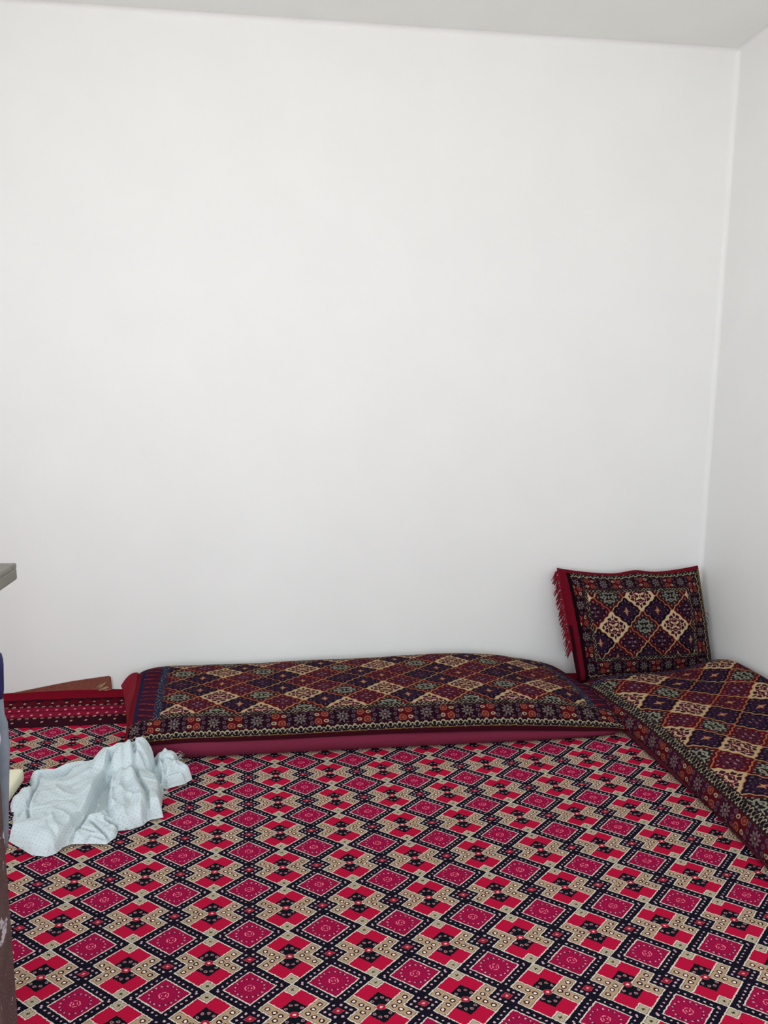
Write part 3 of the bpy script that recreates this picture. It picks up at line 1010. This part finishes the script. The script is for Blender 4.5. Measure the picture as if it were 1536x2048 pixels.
add_box(bm, (sx0 + 0.02, sy0 + 0.04, 0.30), (-0.57 - 0.05, sy0 + 0.06, 0.34), 0.003)
bm_obj('cross_bar', bm, M_STAND, st)

# plastic sack hanging behind the leg
bag = empty('plastic_sack', (-0.60, 1.53, 0.42))
tag(bag, 'blue and grey plastic sack hanging behind the brown leg of the stand', 'sack')
def loft(name, rows, mat, yb, dy, seed, wdt=0.09):
    V, F = [], []
    n = 28
    for k, (xr, z) in enumerate(rows):
        for q in range(n):
            t = 2 * PI * q / n
            rx = wdt / 2
            cx = xr - rx
            wv = 1 + 0.10 * math.sin(5 * t + z * 40 + seed) * (math.cos(t) < 0.7)
            V.append((cx + rx * math.cos(t), yb + dy * math.sin(t) * wv, z))
    for k in range(len(rows) - 1):
        for q in range(n):
            F.append((k * n + q, k * n + (q + 1) % n, (k + 1) * n + (q + 1) % n, (k + 1) * n + q))
    F.append(tuple(range(n))[::-1]); F.append(tuple(range((len(rows) - 1) * n, len(rows) * n)))
    return mesh_obj(name, V, F, mat, bag, True)
YB = 1.535
loft('blue_body', [(-0.566, 0.742), (-0.5635, 0.76), (-0.562, 0.792), (-0.561, 0.81), (-0.5612, 0.823), (-0.5635, 0.834), (-0.575, 0.842), (-0.60, 0.846)], M_BLUE, YB, 0.018, 1)
loft('grey_tail', [(-0.580, 0.415), (-0.575, 0.44), (-0.569, 0.527), (-0.563, 0.60), (-0.560, 0.635), (-0.5605, 0.666), (-0.5605, 0.690), (-0.5655, 0.708), (-0.566, 0.742)], M_GREYPL, YB, 0.015, 4)
tag(loft('white_patch', [(-0.580, 0.640), (-0.572, 0.650), (-0.569, 0.666), (-0.571, 0.684), (-0.577, 0.692)], M_WHITEPL, YB - 0.018, 0.004, 2, 0.05), 'white patch on the sack')

# block of cream foam on the carpet behind the stand
fb = bmesh.new()
add_box(fb, (-1.22, 2.45, 0.004), (-0.918, 2.632, 0.052), 0.012, 4)
foam = bm_obj('foam_block', fb, M_FOAM, None, True)
tag(foam, 'cream block of foam lying on the carpet between the stand and the blue cloth', 'foam')

# ------------------------------------------------------------------ camera
cam = bpy.data.cameras.new('camera')
cam.sensor_fit = 'VERTICAL'
cam.sensor_height = 36.0
cam.lens = FPX / 2048.0 * 36.0
cam.clip_start = 0.02
co = bpy.data.objects.new('camera', cam)
COL.objects.link(co)
right = Vector(RC[:, 0]); upv = -Vector(RC[:, 1]); back_ = -Vector(RC[:, 2])
Mx = Matrix((right, upv, back_)).transposed().to_4x4()
Mx.translation = Vector((0, 0, EYE))
co.matrix_world = Mx
scene.camera = co

# ------------------------------------------------------------------ light: daylight through the window and the added left opening
w = bpy.data.worlds.new('sky')
scene.world = w
w.use_nodes = True
nt = w.node_tree
nt.nodes.clear()
out = nt.nodes.new('ShaderNodeOutputWorld')
bg = nt.nodes.new('ShaderNodeBackground')
bg.inputs[0].default_value = (0.93, 0.985, 1.03, 1.0)
bg.inputs[1].default_value = 6.2
geo = nt.nodes.new('ShaderNodeTexCoord')
sep = nt.nodes.new('ShaderNodeSeparateXYZ')
nt.links.new(geo.outputs['Generated'], sep.inputs[0])
gt = nt.nodes.new('ShaderNodeMath'); gt.operation = 'LESS_THAN'; gt.inputs[1].default_value = 0.0
nt.links.new(sep.outputs[2], gt.inputs[0])
mx = nt.nodes.new('ShaderNodeMix'); mx.data_type = 'RGBA'
mx.inputs[6].default_value = (0.90, 0.985, 1.05, 1.0)      # sky
mx.inputs[7].default_value = (1.00, 1.05, 1.06, 1.0)       # below the horizon, brightness added to lift the ceiling
nt.links.new(gt.outputs[0], mx.inputs[0])
nt.links.new(mx.outputs[2], bg.inputs[0])
nt.links.new(bg.outputs[0], out.inputs[0])
def portal(name, loc, rot, sx, sy):
    l = bpy.data.lights.new(name, 'AREA')
    l.shape = 'RECTANGLE'; l.size = sx; l.size_y = sy
    l.cycles.is_portal = True
    o = bpy.data.objects.new(name, l)
    COL.objects.link(o)
    o.location = loc; o.rotation_euler = rot
portal('daylight_portal', ((WX0 + WX1) / 2, RY0 - 0.14, (WZ0 + WZ1) / 2), (PI / 2, 0, 0), WX1 - WX0, WZ1 - WZ0)

portal('daylight_portal', (RX0 - 0.14, (LY0 + LY1) / 2, (LZ0 + LZ1) / 2), (PI / 2, 0, -PI / 2), LY1 - LY0, LZ1 - LZ0)  # portal of the added left opening

scene.cycles.max_bounces = 4
scene.cycles.diffuse_bounces = 4
scene.cycles.use_adaptive_sampling = True
scene.cycles.adaptive_threshold = 0.03
scene.cycles.use_denoising = True
vs_ = scene.view_settings
vs_.view_transform = 'Standard'
vs_.look = 'None'
vs_.exposure = 0.0
vs_.gamma = 1.0
vs_.use_curve_mapping = False
